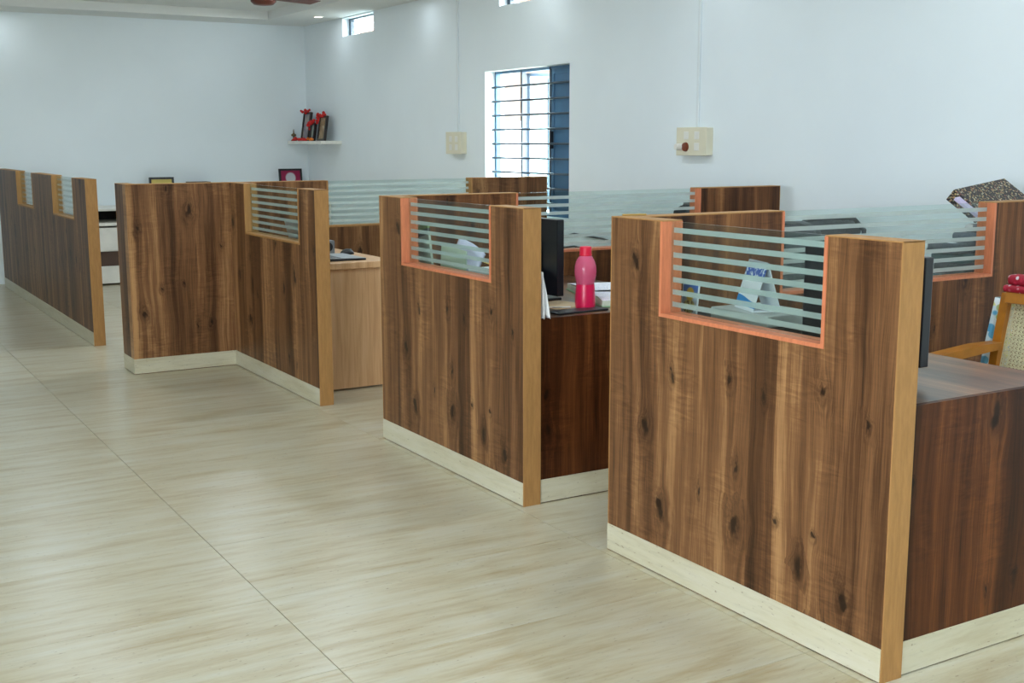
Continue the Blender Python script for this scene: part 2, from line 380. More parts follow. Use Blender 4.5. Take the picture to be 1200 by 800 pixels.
# main window: blue steel frame, two open lights, one closed blue shutter, horizontal bars
y0, y1, z0, z1 = WIN_R[0]; xf = X1+0.10
w1 = obj('window_1', wall_mesh(y0, y1, z0, z1, [(y0+0.022, y1-0.022, z0+0.022, z1-0.022)], lambda b, a, c, z, w: add_box(b, xf, xf+0.045, a, c, z, w)), 'blue_steel'); struct(w1)
YM, YS = 8.79, 8.335
for ym, wd in ((YM, 0.026), (YS, 0.03)): obj('mullion', box(xf, xf+0.045, ym-wd/2, ym+wd/2, z0, z1, 0.003), 'steel_dk', w1)
sh = obj('shutter', box(xf+0.012, xf+0.03, y0+0.022, YS-0.013, z0+0.022, z1-0.022), 'blue_steel', w1)
for a, b, c, d in ((y0+0.022, y0+0.06, z0+.022, z1-.022), (YS-0.05, YS-0.013, z0+.022, z1-.022), (y0+.06, YS-.05, z0+.022, z0+.06), (y0+.06, YS-.05, z1-.06, z1-.022)):
    obj('shutter_rail', box(xf+0.004, xf+0.012, a, b, c, d, 0.002), 'blue_steel', sh)
obj('latch', box(xf-0.03, xf+0.004, YS-0.05, YS-0.03, 1.42, 1.56, 0.004), 'black', sh)
# the two casements swung outwards
for yc, sgn in ((YM+0.012, 1), (YM-0.012, -1)):
    fr = bmesh.new()
    for a, b, c, d in ((0, 0.025, z0+.03, z1-.03), (0.37, 0.395, z0+.03, z1-.03), (0, 0.395, z0+.03, z0+.055), (0, 0.395, z1-.055, z1-.03)): add_box(fr, a, b, -0.009, 0.009, c, d)
    cs = obj('casement', fr, 'steel_dk', w1, (xf+0.05, yc, 0), (0, 0, math.radians(26*sgn)))
    obj('pane', box(0.025, 0.37, -0.002, 0.002, z0+.055, z1-.055), 'glass', cs)
for i in range(9):
    obj('security_bar', cyl((X1+0.075, y0-0.02, 1.945-0.1215*i), (X1+0.075, y1+0.02, 1.945-0.1215*i), 0.009, n=8), 'steel_dk', w1)
# two louvred ventilators near the ceiling
for k_, (y0, y1, z0, z1) in enumerate(WIN_R[1:3]):
    v = struct(obj('window_%d' % (k_+2), wall_mesh(y0, y1, z0, z1, [(y0+0.02, y1-0.05, z0+0.012, z1-0.012)], lambda b, a, c, z, w: add_box(b, X1+0.08, X1+0.12, a, c, z, w)), 'steel_dk'))
    for i in range(3):
        zz = z0+0.04+i*0.055
        obj('louvre', slab([(X1+0.08, y0+.02, zz), (X1+0.08, y1-.05, zz), (X1+0.13, y1-.05, zz+.02), (X1+0.13, y0+.02, zz+.02)], 0.004), 'glass', v)
# outside: ground and the neighbouring house
struct(obj('ground', box(X1+0.3, 40, -25, 40, -0.5, -0.3), plain('pale_dust', (196, 186, 168), 0.9)))
hs = thing('house', 'peach walled house with a flat roof slab outside the window', 'building', (9.4, 17.1, -0.3))
obj('wall', box(0, 6, -1.6, 5, 0, 5.0), plain('peach_wall', (74, 52, 37), 0.85), hs)
obj('roof_slab', box(-0.7, 6.6, -2.0, 5.6, 5.0, 5.18), 'wall', hs)
obj('window', box(-0.03, 0.02, 1.2, 2.4, 1.1, 2.5), 'steel_dk', hs)
tag(obj('compound_wall', box(8.4, 8.55, 9.0, 24.0, -0.3, 1.75), 'wall', None), 'low white compound wall outside the window', 'wall')

# ---------------------------------------------------------------- partitions
HP, SILL, TK, SK = 1.216, 0.908, 0.08, 0.10
STRIPE_Z = [HP-0.024-0.0412*i for i in range(7)]
def partition(label, loc, length, cuts, along, wmat, edge, cut_edge, ends=(True, True), skirt=((0, None),), group=None, sflip=False, name='partition'):
    """local x runs along the length, y across the thickness, z up"""
    p = thing(name, label, 'partition', loc, math.pi/2 if along == 'y' else 0, group)
    e = 0.004
    poly = [(e if ends[0] else 0, 0), (length-(e if ends[1] else 0), 0), (length-(e if ends[1] else 0), HP-e)]
    fr = 0.012
    for a, b in sorted(cuts, reverse=True): poly += [(b+fr, HP-e), (b+fr, SILL-fr), (a-fr, SILL-fr), (a-fr, HP-e)]
    poly.append((e if ends[0] else 0, HP-e))
    obj('panel', prism(poly, 0, TK), wmat, p)
    if ends[0]: obj('end_edging', box(0, e, -0.001, TK+0.001, 0, HP), edge, p)
    if ends[1]: obj('end_edging', box(length-e, length, -0.001, TK+0.001, 0, HP), edge, p)
    xs = [0]+[v for c in sorted(cuts) for v in c]+[length]
    for i in range(0, len(xs), 2): obj('top_edging', box(xs[i], xs[i+1], -0.001, TK+0.001, HP-e, HP, 0.001), edge, p)
    for a, b in cuts:
        obj('sill_edging', box(a-fr, b+fr, -0.0025, TK+0.0025, SILL-fr, SILL), cut_edge, p)
        obj('jamb_edging', box(a-fr, a, -0.0025, TK+0.0025, SILL, HP-e), cut_edge, p)
        obj('jamb_edging', box(b, b+fr, -0.0025, TK+0.0025, SILL, HP-e), cut_edge, p)
        g = obj('glass_pane', box(a+0.001, b-0.001, TK/2-0.004, TK/2+0.004, SILL+0.001, HP-0.004, 0.001), 'glass', p)
        for z in STRIPE_Z:
            obj('frosted_stripe', box(a+0.002, b-0.002, TK/2-0.0048, TK/2-0.0042, z-0.0172, z), 'frost', g)
    for s0, s1 in skirt:
        s1 = length if s1 is None else s1
        if along == 'y': obj('skirting', box(s0, s1, TK, TK+0.004, 0.0035, SK, 0.001), 'skirt', p)
        else: obj('skirting', box(s0, s1, -0.004, 0, 0.0035, SK, 0.001), 'skirt', p)
    return p
PX = 2.44      # corridor face of the desk-end partitions; with along='y' local +y points to -x
def part_y(label, ya, yb, cuts, x, wmat, edge, cut_edge, **kw):
    return partition(label, (x+TK, ya, 0), yb-ya, [(a-ya, b-ya) for a, b in cuts], 'y', wmat, edge, cut_edge, **kw)
def part_x(label, xa, xb, cuts, y, wmat, edge, cut_edge, **kw):
    return partition(label, (xa, y, 0), xb-xa, [(a-xa, b-xa) for a, b in cuts], 'x', wmat, edge, cut_edge, **kw)
G1, G2 = 'walnut partitions along the corridor', 'walnut divider walls between the cubicles'
part_y('nearest tall walnut partition with salmon-edged glass cutout beside the grey desktop', 2.11, 3.40, [(2.385, 3.11)], PX, 'wood', 'beige_edge', 'orange_edge', group=G1, skirt=((0.004, None),))
part_y('middle walnut partition with salmon-edged glass cutout beside the pink bottle', 3.99, 5.345, [(4.262, 5.09)], PX, 'wood', 'beige_edge', 'orange_edge', group=G1, skirt=((0.004, None),))
part_y('walnut partition with beige-edged glass cutout standing before the oak desk', 6.195, 7.69, [(6.455, 7.39)], PX, 'wood_b', 'beige_edge', 'beige_edge', ends=(True, False), group=G1, skirt=((0.004, None),))
part_y('long partition with two glass cutouts at the far left of the corridor', 8.95, 13.25, [(9.42, 10.25), (11.21, 12.05)], 1.78, 'wood_c', 'beige_edge', 'beige_edge', group=G1, skirt=((0.004, None),))
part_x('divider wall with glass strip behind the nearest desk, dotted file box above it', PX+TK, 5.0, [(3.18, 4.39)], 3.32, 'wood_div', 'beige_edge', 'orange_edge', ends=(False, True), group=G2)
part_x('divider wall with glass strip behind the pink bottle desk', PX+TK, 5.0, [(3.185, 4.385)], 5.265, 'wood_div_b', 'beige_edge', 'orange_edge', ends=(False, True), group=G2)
part_x('dark divider wall turning into the corridor, its glass strip behind the oak desk', 1.77, 4.91, [(3.13, 4.25)], 7.69, 'wood_d', 'beige_edge', 'beige_edge', ends=(False, True), group=G2, skirt=((-0.004, 0.67),))
part_y('short stub of walnut partition at the corridor corner', 7.77, 7.97, [], 1.77, 'wood_c', 'beige_edge', 'beige_edge', ends=(False, True), group=G1, skirt=((-0.08, None),))

# ---------------------------------------------------------------- desks
def wood_desk(label, y0, y1, wm, x1=3.22):
    d = thing('desk', label, 'desk', (PX+TK+0.004, y0, 0), 0, 'walnut desks behind the partitions')
    L = x1-PX-TK-0.004; D = y1-y0
    obj('desk_top', box(0, L, 0.019, D, 0.745, 0.77), 'wood_top', d)
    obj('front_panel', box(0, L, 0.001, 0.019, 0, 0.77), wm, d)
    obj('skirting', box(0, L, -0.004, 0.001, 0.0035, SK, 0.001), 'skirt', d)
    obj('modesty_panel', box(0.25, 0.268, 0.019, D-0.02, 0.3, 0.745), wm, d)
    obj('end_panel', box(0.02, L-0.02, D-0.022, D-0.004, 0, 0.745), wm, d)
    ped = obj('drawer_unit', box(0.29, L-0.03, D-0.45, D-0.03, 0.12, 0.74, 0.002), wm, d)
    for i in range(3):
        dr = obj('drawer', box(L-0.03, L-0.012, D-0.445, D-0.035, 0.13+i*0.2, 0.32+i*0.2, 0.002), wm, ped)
    return d
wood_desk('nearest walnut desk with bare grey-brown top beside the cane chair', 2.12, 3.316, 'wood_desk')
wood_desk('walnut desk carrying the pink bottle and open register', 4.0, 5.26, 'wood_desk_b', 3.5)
od = thing('desk', 'light oak desk with pale front panel behind the third partition', 'desk', (2.53, 6.50, 0))
obj('desk_top', box(0, 0.54, 0, 1.18, 0.733, 0.772, 0.003), 'oak', od)
obj('front_panel', box(0.01, 0.52, 0.025, 0.045, 0.012, 0.733), 'oak', od)
obj('side_panel', box(0.50, 0.52, 0.045, 1.16, 0.2, 0.733), 'oak', od)
obj('end_panel', box(0.01, 0.50, 1.13, 1.15, 0, 0.733), 'oak', od)
# ---------------------------------------------------------------- monitors
def monitor(label, loc, rotz, w=0.47, h=0.30, zb=0.06, foot=True):
    """screen faces local +x, width along local y"""
    t = thing('monitor', label, 'monitor', loc, rotz, 'black monitors on the walnut desks')
    obj('stand_base', box(-0.09, 0.09, -0.11, 0.11, 0, 0.012, 0.004, 2), 'black', t)
    obj('stand_neck', box(-0.045, -0.015, -0.03, 0.03, 0.012, zb+0.12, 0.004), 'black', t)
    b = bmesh.new(); add_box(b, -0.018, 0.018, -w/2, w/2, zb, zb+h, 0.004, 2); add_box(b, -0.030, -0.017, -0.11, 0.11, zb+0.05, zb+h-0.10, 0.006, 2)
    obj('housing', b, 'black_s', t)
    obj('screen', box(0.0175, 0.0195, -w/2+0.012, w/2-0.012, zb+0.018, zb+h-0.012), plain('dark_screen', (8, 9, 11), 0.15), t)
    return t
monitor('black monitor on the nearest desk, seen edge on past the partition', (2.80, 2.565, 0.77), 0.0, 0.485, 0.325, 0.045, False)
monitor('black monitor beside the pink bottle', (2.83, 4.555, 0.77), 0.0, 0.47, 0.335, 0.035)

# ---------------------------------------------------------------- things on the bottle desk
def clear_pink():
    k = NT('pink_clear_plastic'); k.b.inputs['Roughness'].default_value = 0.12
    vec, o = k.obj_xyz(); f = k.noise(vec, 12, 3); k.link(k.mix(f, lin((236, 96, 140)), lin((248, 130, 166))), k.b.inputs['Base Color'])
    tr = k.node('ShaderNodeBsdfTransparent'); tr.inputs[0].default_value = (0.98, 0.62, 0.74, 1)
    mx = k.node('ShaderNodeMixShader'); mx.inputs[0].default_value = 0.55
    k.link(tr.outputs[0], mx.inputs[1]); k.link(k.b.outputs[0], mx.inputs[2]); k.link(mx.outputs[0], k.out.inputs[0]); return k.mat
M['pink'] = clear_pink()
M['pink_deep'] = plain('pink_drink', (222, 30, 84), 0.3)
M['pink_cap'] = plain('pink_cap', (232, 26, 66), 0.4)
bt = thing('bottle', 'translucent pink plastic water bottle at the desk corner', 'bottle', (2.855, 4.165, 0.77))
obj('body', lathe([(0.036, 0), (0.042, 0.004), (0.044, 0.02), (0.043, 0.05), (0.0405, 0.085), (0.039, 0.105)]), 'pink_deep', bt, smooth=True)
obj('shoulder', lathe([(0.039, 0.105), (0.0405, 0.118), (0.046, 0.14), (0.0475, 0.16), (0.046, 0.182), (0.040, 0.203), (0.030, 0.220), (0.0225, 0.228), (0.0225, 0.234)]), 'pink', bt, smooth=True)
cp = obj('cap', lathe([(0.0235, 0.229), (0.0255, 0.231), (0.0255, 0.258), (0.0235, 0.264), (0.012, 0.2655)]), 'pink_cap', bt, smooth=True)
obj('ring', lathe([(0.0262, 0.226), (0.027, 0.228), (0.027, 0.231), (0.0262, 0.233)]), 'pink_cap', cp, smooth=True)

M['ledger_edge'] = plain('ledger_page_edge', (206, 214, 196), 0.8, vscale=40)
M['page'] = None
def ruled(name):
    k = NT(name); vec, o = k.obj_xyz()
    ln = k.math('GREATER_THAN', k.math('FRACT', k.math('MULTIPLY', o[0], 80)), 0.8)
    wr = k.noise(k.comb(k.math('MULTIPLY', o[0], 160), k.math('MULTIPLY', o[1], 60)), 1, 3)
    m1 = k.math('MULTIPLY', k.smooth(wr, 0.52, 0.6, 0, 0.35), 1)
    c = k.mix(k.math('MAXIMUM', k.math('MULTIPLY', ln, 0.18), m1), lin((238, 240, 246)), lin((120, 140, 190)))
    k.link(c, k.b.inputs['Base Color']); k.b.inputs['Roughness'].default_value = 0.8; return k.mat
M['page'] = ruled('ruled_page')
lg = thing('register_book', 'thick open register book with white ruled pages beside the bottle', 'book', (2.925, 4.14, 0.7705), math.radians(-20))
obj('cover', box(0, 0.37, 0, 0.66, 0, 0.005, 0.001), plain('green_cover', (150, 190, 150), 0.6), lg)
def page(y0, y1, s):
    def f(u, v):
        t = u if s > 0 else 1-u
        return (0.005+0.36*v, y0+(y1-y0)*u, 0.030+0.012*math.sin(math.pi*min(1, t*1.15))*(0.6+0.4*t))
    return f
obj('page_block', box(0.004, 0.366, 0.006, 0.654, 0.005, 0.030, 0.002), 'ledger_edge', lg)
obj('page', sheet(page(0.006, 0.33, 1), 12, 1, 0.002), 'page', lg, smooth='all')
obj('page', sheet(page(0.33, 0.654, -1), 12, 1, 0.002), 'page', lg, smooth='all')

# phone/diary under the bottle edge, loose sheets, white cable, white cloth over the desk edge
tag(obj('black_folder', box(-0.10, 0.16, -0.05, 0.035, 0, 0.008, 0.002), 'black', None, (2.74, 4.10, 0.7702), (0, 0, 0.05)), 'thin black folder lying in front of the pink bottle', 'folder')
tag(obj('paper_sheet', box(-0.10, 0.12, -0.10, 0.10, 0, 0.0012), plain('kraft_paper', (184, 160, 126), 0.8), None, (2.80, 4.30, 0.7702), (0, 0, 0.3)), 'tan paper sheet on the desk behind the pink bottle', 'paper')
tag(obj('keyboard_cable', tube([(2.62, 4.36, 0.775), (2.66, 4.28, 0.79), (2.70, 4.22, 0.778), (2.74, 4.17, 0.782), (2.77, 4.15, 0.783)], 0.0035), 'white', None), 'white cable curling on the desk under the monitor', 'cable')
def drape(u, v):
    x = 2.535+0.10*v-0.035*u*(1-v)+0.004*math.sin(9*v); z = 0.955-0.185*v
    return (x+0.07*u*v, 4.03+0.012*math.sin(16*u+3*v)+0.02*u, z+0.03*u*(1-v)*-1)
tag(obj('white_cloth', sheet(lambda u, v: (2.532+(0.008+0.036*v)*u, 4.015+0.014*math.sin(u*10+v*2), 0.955-0.185*v-0.004*math.sin(u*8)), 12, 10, 0.0015), 'paper', None, smooth='all'), 'white cloth hanging beside the middle partition end', 'cloth')

# files behind the middle cutout
def file_pattern():
    k = NT('green_file_print'); vec, o = k.obj_xyz()
    band = k.math('GREATER_THAN', o[2], 0.27); b2 = k.math('GREATER_THAN', o[2], 0.30)
    c = k.mix(band, lin((196, 206, 188)), lin((44, 50, 52))); c = k.mix(b2, c, lin((128, 158, 92)))
    nb = k.noise(k.comb(k.math('MULTIPLY', o[1], 30), k.math('MULTIPLY', o[2], 8)), 1, 3)
    c = k.mix(k.smooth(nb, 0.58, 0.66, 0, 0.5), c, lin((120, 150, 120))); k.link(c, k.b.inputs['Base Color']); k.b.inputs['Roughness'].default_value = 0.5; return k.mat
M['gfile'] = file_pattern()
f1 = obj('file_folder', box(-0.006, 0.006, 0, 0.135, 0, 0.325, 0.002), 'gfile', None, (2.61, 5.085, 0.771), (math.radians(-12), 0, 0))
tag(f1, 'green and white printed folder leaning upright behind the middle glass', 'folder')
f2 = obj('paper_stack', sheet(lambda u, v: (2.60+0.10*v, 4.99-0.24*u, 0.772+0.245*v-0.055*u*u*v), 10, 6, 0.012), plain('lavender_paper', (206, 204, 226), 0.8), None, smooth='all')
tag(f2, 'lavender paper bundle propped up behind the middle glass', 'paper')
f3 = obj('pale_folder', slab([(2.58, 4.985, 0.772), (2.58, 4.74, 0.772), (2.60, 4.76, 0.98), (2.60, 5.0, 1.0)], 0.008), plain('pale_green_card', (190, 204, 184), 0.6), None)
tag(f3, 'pale green card folder standing in front of the lavender papers', 'folder')
f4 = thing('paper_pile', 'low pile of white papers with a yellow slip behind the middle glass', 'paper', (2.60, 4.56, 0.771))
for i in range(5): obj('sheet', box(-0.05, 0.11, -0.12, 0.10, 0.030*i, 0.030*i+0.024, 0.002), 'paper', f4, (0.004*i, 0.01*(-1)**i, 0), (0, 0, 0.05*(-1)**i))
obj('slip', slab([(0.0, -0.06, 0.165), (0.09, -0.06, 0.158), (0.09, 0.05, 0.158), (0.0, 0.05, 0.176)], 0.002), plain('yellow_slip', (224, 186, 96), 0.7), f4)

# ---------------------------------------------------------------- things on the nearest desk
def idol_print():
    k = NT('small_print'); vec, o = k.obj_xyz()
    d = k.math('SQRT', k.math('ADD', k.math('POWER', o[1], 2.0), k.math('POWER', k.math('MULTIPLY', k.math('SUBTRACT', o[2], 0.082), 0.9), 2.0)))
    gold = k.smooth(d, 0.018, 0.024, 1, 0)
    d2 = k.math('SQRT', k.math('ADD', k.math('POWER', k.math('MULTIPLY', o[1], 0.8), 2.0), k.math('POWER', k.math('SUBTRACT', o[2], 0.040), 2.0)))
    low = k.smooth(d2, 0.022, 0.028, 1, 0)
    nb = k.noise(vec, 90, 2)
    c = k.mix(k.smooth(o[2], 0.05, 0.11), lin((190, 196, 206)), lin((74, 116, 196)))
    c = k.mix(low, c, k.mix(k.smooth(nb, 0.45, 0.55), lin((120, 84, 40)), lin((206, 190, 120)))); c = k.mix(gold, c, lin((222, 178, 60)))
    edge = k.math('MAXIMUM', k.math('GREATER_THAN', k.math('ABSOLUTE', o[1]), 0.039), k.math('MAXIMUM', k.math('LESS_THAN', o[2], 0.012), k.math('GREATER_THAN', o[2], 0.115)))
    k.link(k.mix(edge, c, lin((232, 234, 238))), k.b.inputs['Base Color']); k.b.inputs['Roughness'].default_value = 0.4; return k.mat
ic = thing('picture_card', 'small upright picture card with gold figure on blue behind the nearest glass', 'picture', (2.60, 3.165, 0.8734))
obj('card', box(-0.003, 0.003, -0.043, 0.043, 0, 0.122, 0.001), idol_print(), ic, (0, 0, 0), (0, math.radians(-6)*-1, 0))
obj('foot', box(-0.02, 0.02, -0.03, 0.03, -0.0, 0.006, 0.002), 'white', ic)
# black printer-like tray the card and calendar stand on
pr = thing('flat_case', 'flat black equipment case on the nearest desk under the calendar', 'case', (2.535, 2.83, 0.7702))
obj('base', box(0, 0.36, 0, 0.46, 0, 0.10, 0.006, 2), 'black', pr)
obj('lid', box(0.01, 0.30, 0.02, 0.45, 0.10, 0.103, 0.001), 'dark', pr)
ct = obj('paper_tray', box(0.10, 0.32, 0.10, 0.38, 0.10, 0.140, 0.003), plain('pale_grey_tray', (168, 172, 168), 0.5), None, (2.56, 2.74, 0.7735))
tag(ct, 'pale grey paper pad under the desk calendar', 'pad')
def cal_print():
    k = NT('calendar_print'); vec, o = k.obj_xyz()
    top = k.math('GREATER_THAN', o[2], 0.115); nb = k.noise(vec, 70, 3)
    c = k.mix(k.math('MULTIPLY', top, k.smooth(nb, 0.4, 0.5)), lin((232, 236, 242)), lin((54, 92, 176)))
    wv = k.math('ADD', k.math('MULTIPLY', k.math('SINE', k.math('MULTIPLY', o[1], 22)), 0.008), 0.040)
    low = k.math('MULTIPLY', k.math('LESS_THAN', o[2], wv), k.math('GREATER_THAN', o[2], 0.012))
    k.link(k.mix(low, c, lin((52, 140, 206))), k.b.inputs['Base Color']); k.b.inputs['Roughness'].default_value = 0.5; return k.mat
cl = thing('desk_calendar', 'white tent desk calendar with blue print behind the nearest glass', 'calendar', (2.75, 2.985, 0.914), math.radians(-18))
obj('front_leaf', box(-0.001, 0.001, -0.075, 0.075, 0, 0.165), cal_print(), cl, (-0.05, 0, 0), (0, math.radians(17), 0))
obj('back_leaf', box(-0.001, 0.001, -0.075, 0.075, 0, 0.165), 'paper', cl, (0.05, 0, 0), (0, math.radians(-17), 0))
obj('base_strip', box(-0.05, 0.05, -0.075, 0.075, 0, 0.0015), 'paper', cl)
obj('binding', cyl((0, -0.07, 0.158), (0, 0.07, 0.158), 0.006, n=10), 'silver', cl)
tag(obj('pen', cyl((2.56, 3.36, HP+0.0035), (2.475, 3.385, HP+0.0035), 0.0034, 0.003, 8), plain('gold_pen', (196, 164, 92), 0.35, 0.4), None), 'gold pen lying on top of the nearest partition corner', 'pen')

# ---------------------------------------------------------------- oak desk things
lp = thing('laptop', 'open silver laptop on the light oak desk', 'laptop', (2.58, 6.60, 0.772), math.radians(0))
obj('base', box(0.02, 0.34, 0, 0.36, 0.0, 0.012, 0.004, 2), 'black', lp)
kb = obj('keyboard_deck', slab([(0.02, 0.0, 0.022), (0.34, 0.0, 0.013), (0.34, 0.36, 0.013), (0.02, 0.36, 0.022)], 0.002), 'silver', lp)
for i in range(4): obj('key_row', box(0.06+0.035*i, 0.085+0.035*i, 0.03, 0.33, 0.0155, 0.0215-0.001*i, 0.001), 'black', kb)
obj('lid', slab([(0.02, 0.0, 0.02), (0.02, 0.36, 0.02), (-0.035, 0.36, 0.235), (-0.035, 0.0, 0.235)], 0.006), 'silver', lp)
mo = thing('computer_mouse', 'black rounded mouse on the light oak desk', 'mouse', (2.965, 7.00, 0.772), math.radians(20))
mb = bmesh.new(); bmesh.ops.create_uvsphere(mb, u_segments=20, v_segments=12, radius=1)
for v in mb.verts: v.co = Vector((v.co.x*0.055, v.co.y*0.032, max(0, v.co.z)*0.036+0.0))
obj('shell', mb, 'black', mo, smooth='all')
obj('wheel', cyl((0.032, -0.004, 0.027), (0.032, 0.004, 0.027), 0.007, n=12), 'grey', mo)
sp = thing('speaker_box', 'small grey desktop speaker behind the laptop', 'speaker', (2.87, 7.12, 0.772))
obj('cabinet', box(-0.045, 0.045, -0.045, 0.045, 0, 0.085, 0.005, 2), 'grey', sp)
obj('grille', cyl((0, -0.047, 0.045), (0, -0.045, 0.045), 0.03, n=20), 'black', sp)

# ---------------------------------------------------------------- cane armchair at the nearest desk
ch = thing('armchair', 'honey wood armchair with woven cane back beside the nearest desk', 'chair', (4.02, 2.82, 0))
YA, YB = -0.26, 0.26
def post(y): return [(0.10, y, 0.0), (0.10, y, 0.42), (0.125, y, 0.62), (0.175, y, 0.865)]
for y in (YA, YB):
    b = bmesh.new(); pts = [Vector(p) for p in post(y)]
    for i in range(3):
        a, c = pts[i], pts[i+1]; s = 0.018
        vs = [bm_ for bm_ in ()]
        ring = lambda p: [b.verts.new((p.x+dx, p.y+dy, p.z)) for dx, dy in ((-s, -s), (s, -s), (s, s), (-s, s))]
        r1, r2 = ring(a), ring(c)
        for j in range(4): b.faces.new((r1[j], r1[(j+1) % 4], r2[(j+1) % 4], r2[j]))
        b.faces.new(r1[::-1]); b.faces.new(r2)
    obj('back_post', b, 'cane_wood', ch)
    obj('leg', box(-0.40, -0.365, y-0.018, y+0.018, 0, 0.62, 0.003), 'cane_wood', ch)
    obj('armrest', prism([(-0.44, 0.612), (-0.40, 0.602), (0.10, 0.640), (0.12, 0.668), (-0.02, 0.668), (-0.38, 0.640), (-0.43, 0.628)], y-0.03, y+0.03), 'cane_wood', ch)
obj('top_rail', slab([(0.152, YA+.018, 0.825), (0.152, YB-.018, 0.825), (0.163, YB-.018, 0.87), (0.163, YA+.018, 0.87)], 0.026), 'cane_wood', ch)
obj('lower_rail', slab([(0.105, YA+.018, 0.50), (0.105, YB-.018, 0.50), (0.114, YB-.018, 0.54), (0.114, YA+.018, 0.54)], 0.026), 'cane_wood', ch)
obj('seat', box(-0.40, 0.10, YA, YB, 0.40, 0.44, 0.006), 'cane_wood', ch)
cw = bmesh.new()
def cp_(y, z): return Vector((0.118+(z-0.54)*0.20, y, z))
def strand(a, b, wd, off):
    d = (b-a).normalized(); nrm = Vector((1, 0, -0.2)).normalized(); sd = d.cross(nrm)*wd/2
    vs = [cw.verts.new(p+s*sd+nrm*(off+h)) for h in (0, 0.0012) for p, s in ((a, -1), (a, 1), (b, 1), (b, -1))]
    for q in ((0, 1, 2, 3), (7, 6, 5, 4), (0, 4, 5, 1), (1, 5, 6, 2), (2, 6, 7, 3), (3, 7, 4, 0)): cw.faces.new([vs[i] for i in q])
ya, yb, za, zb = YA+0.02, YB-0.02, 0.54, 0.827
ny = 28; nz = 17
for i in range(ny+1):
    y = ya+(yb-ya)*i/ny; strand(cp_(y, za), cp_(y, zb), 0.0055, 0)
for j in range(nz+1):
    z = za+(zb-za)*j/nz; strand(cp_(ya, z), cp_(yb, z), 0.0055, 0.0012)
H_, W_ = zb-za, yb-ya; st = W_/ny
for s in (1, -1):
    i = -nz
    while i <= ny:
        y_a = ya+i*st if s > 0 else yb-i*st
        pa, pb = 0.0, 1.0
        y_b = y_a+s*nz*st
        lo, hi = (ya-y_a)/(y_b-y_a), (yb-y_a)/(y_b-y_a)
        t0, t1 = max(0, min(lo, hi)), min(1, max(lo, hi))
        if t1-t0 > 0.02: strand(cp_(y_a+(y_b-y_a)*t0, za+H_*t0), cp_(y_a+(y_b-y_a)*t1, za+H_*t1), 0.0035, 0.0024 if s > 0 else 0.0036)
        i += 1
obj('cane_weave', cw, 'cane', ch)
obj('cushion', box(-0.38, 0.08, YA+0.05, YB-0.05, 0.44, 0.50, 0.02, 3), 'floral', ch, smooth=True)
tag(obj('floral_cloth', sheet(lambda u, v: ((4.132+0.13*u)*(1-v)+(4.212+0.085*u)*v, 3.155+0.012*math.sin(6*u), 0.52+0.315*v), 10, 10, 0.03), 'floral', None, smooth='all'), 'blue and green floral cloth hanging behind the cane armchair', 'cloth')
rc = thing('red_cloth', 'folded red patterned cloth draped on the cane chair top rail', 'cloth', (4.18, 2.93, 0.871))
obj('fold', box(-0.03, 0.05, -0.15, 0.15, 0, 0.03, 0.012, 3), 'red_print', rc, smooth=True)
obj('fold', box(-0.025, 0.045, -0.15, 0.135, 0.03, 0.072, 0.014, 3), 'red_print', rc, smooth=True)

# ---------------------------------------------------------------- cabinet and pile behind the nearest divider
sc_ = thing('side_cabinet', 'low walnut side cabinet behind the nearest divider glass', 'cabinet', (4.12, 3.43, 0))
obj('body', box(0, 0.86, 0, 0.45, 0.08, 0.78), 'wood_d', sc_)
obj('top', box(-0.01, 0.87, -0.01, 0.46, 0.78, 0.80, 0.002), 'wood_top', sc_)
for i in range(2):
    dd = obj('door', box(0.01+0.425*i, 0.425+0.425*i, 0.45, 0.466, 0.1, 0.77, 0.002), 'wood_d', sc_)
    obj('handle', box(0.39+0.06*i, 0.402+0.06*i, 0.466, 0.486, 0.4, 0.52, 0.003), 'silver', dd)
def star_fab():
    return spots('star_fabric', [(220, 226, 230), (200, 210, 216), (228, 230, 232)], (52, 58, 66), 14, 0.25, 0.8)
pile = [  # name, label, category, material, x0, x1, y0, y1, z0, z1
    ('ledger', 'dark green ledger at the bottom of the pile behind the glass', 'book', plain('dark_green_cover', (36, 66, 62), 0.6), 4.37, 4.85, 3.44, 3.63, 0.80, 0.885),
    ('ledger', 'black ledger second from the bottom of the pile behind the glass', 'book', M['black'], 4.38, 4.88, 3.44, 3.62, 0.885, 0.94),
    ('ledger', 'teal ledger in the middle of the pile behind the glass', 'book', plain('teal_cover', (44, 84, 86), 0.6), 4.36, 4.85, 3.44, 3.62, 0.94, 0.985),
    ('folded_bag', 'dark bag with white star print folded in the pile', 'bag', star_fab(), 4.33, 4.90, 3.44, 3.63, 0.985, 1.03),
    ('parcel', 'dark slate parcel in the upper half of the pile', 'parcel', plain('slate_wrap', (70, 78, 92), 0.6), 4.47, 4.93, 3.44, 3.60, 1.03, 1.068),
    ('ledger', 'reddish printed ledger near the top of the pile', 'book', spots('red_grey_print', [(170, 90, 86), (90, 96, 106), (200, 196, 196)], (84, 84, 92), 18, 0.4), 4.50, 4.95, 3.44, 3.56, 1.068, 1.105)]
for nm, lb, ct_, mt, a, b, c, d, e, f in pile:
    tag(obj(nm, box(a, b, c, d, e, f, 0.014, 3), mt, None, smooth=True), lb, ct_, 'pile behind the nearest divider')
fb = thing('file_box', 'dark box file with dotted cover tilted on top of the pile', 'file box', (4.477, 3.62, 1.268))
obj('case', slab([(0.02, 0, -0.011), (0.073, -0.12, -0.113), (0.527, -0.04, -0.073), (0.474, 0.08, 0.029)], 0.06), 'dots', fb)
obj('papers', slab([(-0.005, -0.03, -0.045), (0.045, -0.13, -0.13), (0.30, -0.085, -0.108), (0.25, 0.015, -0.023)], 0.014), plain('lilac_paper', (208, 196, 226), 0.8), fb)

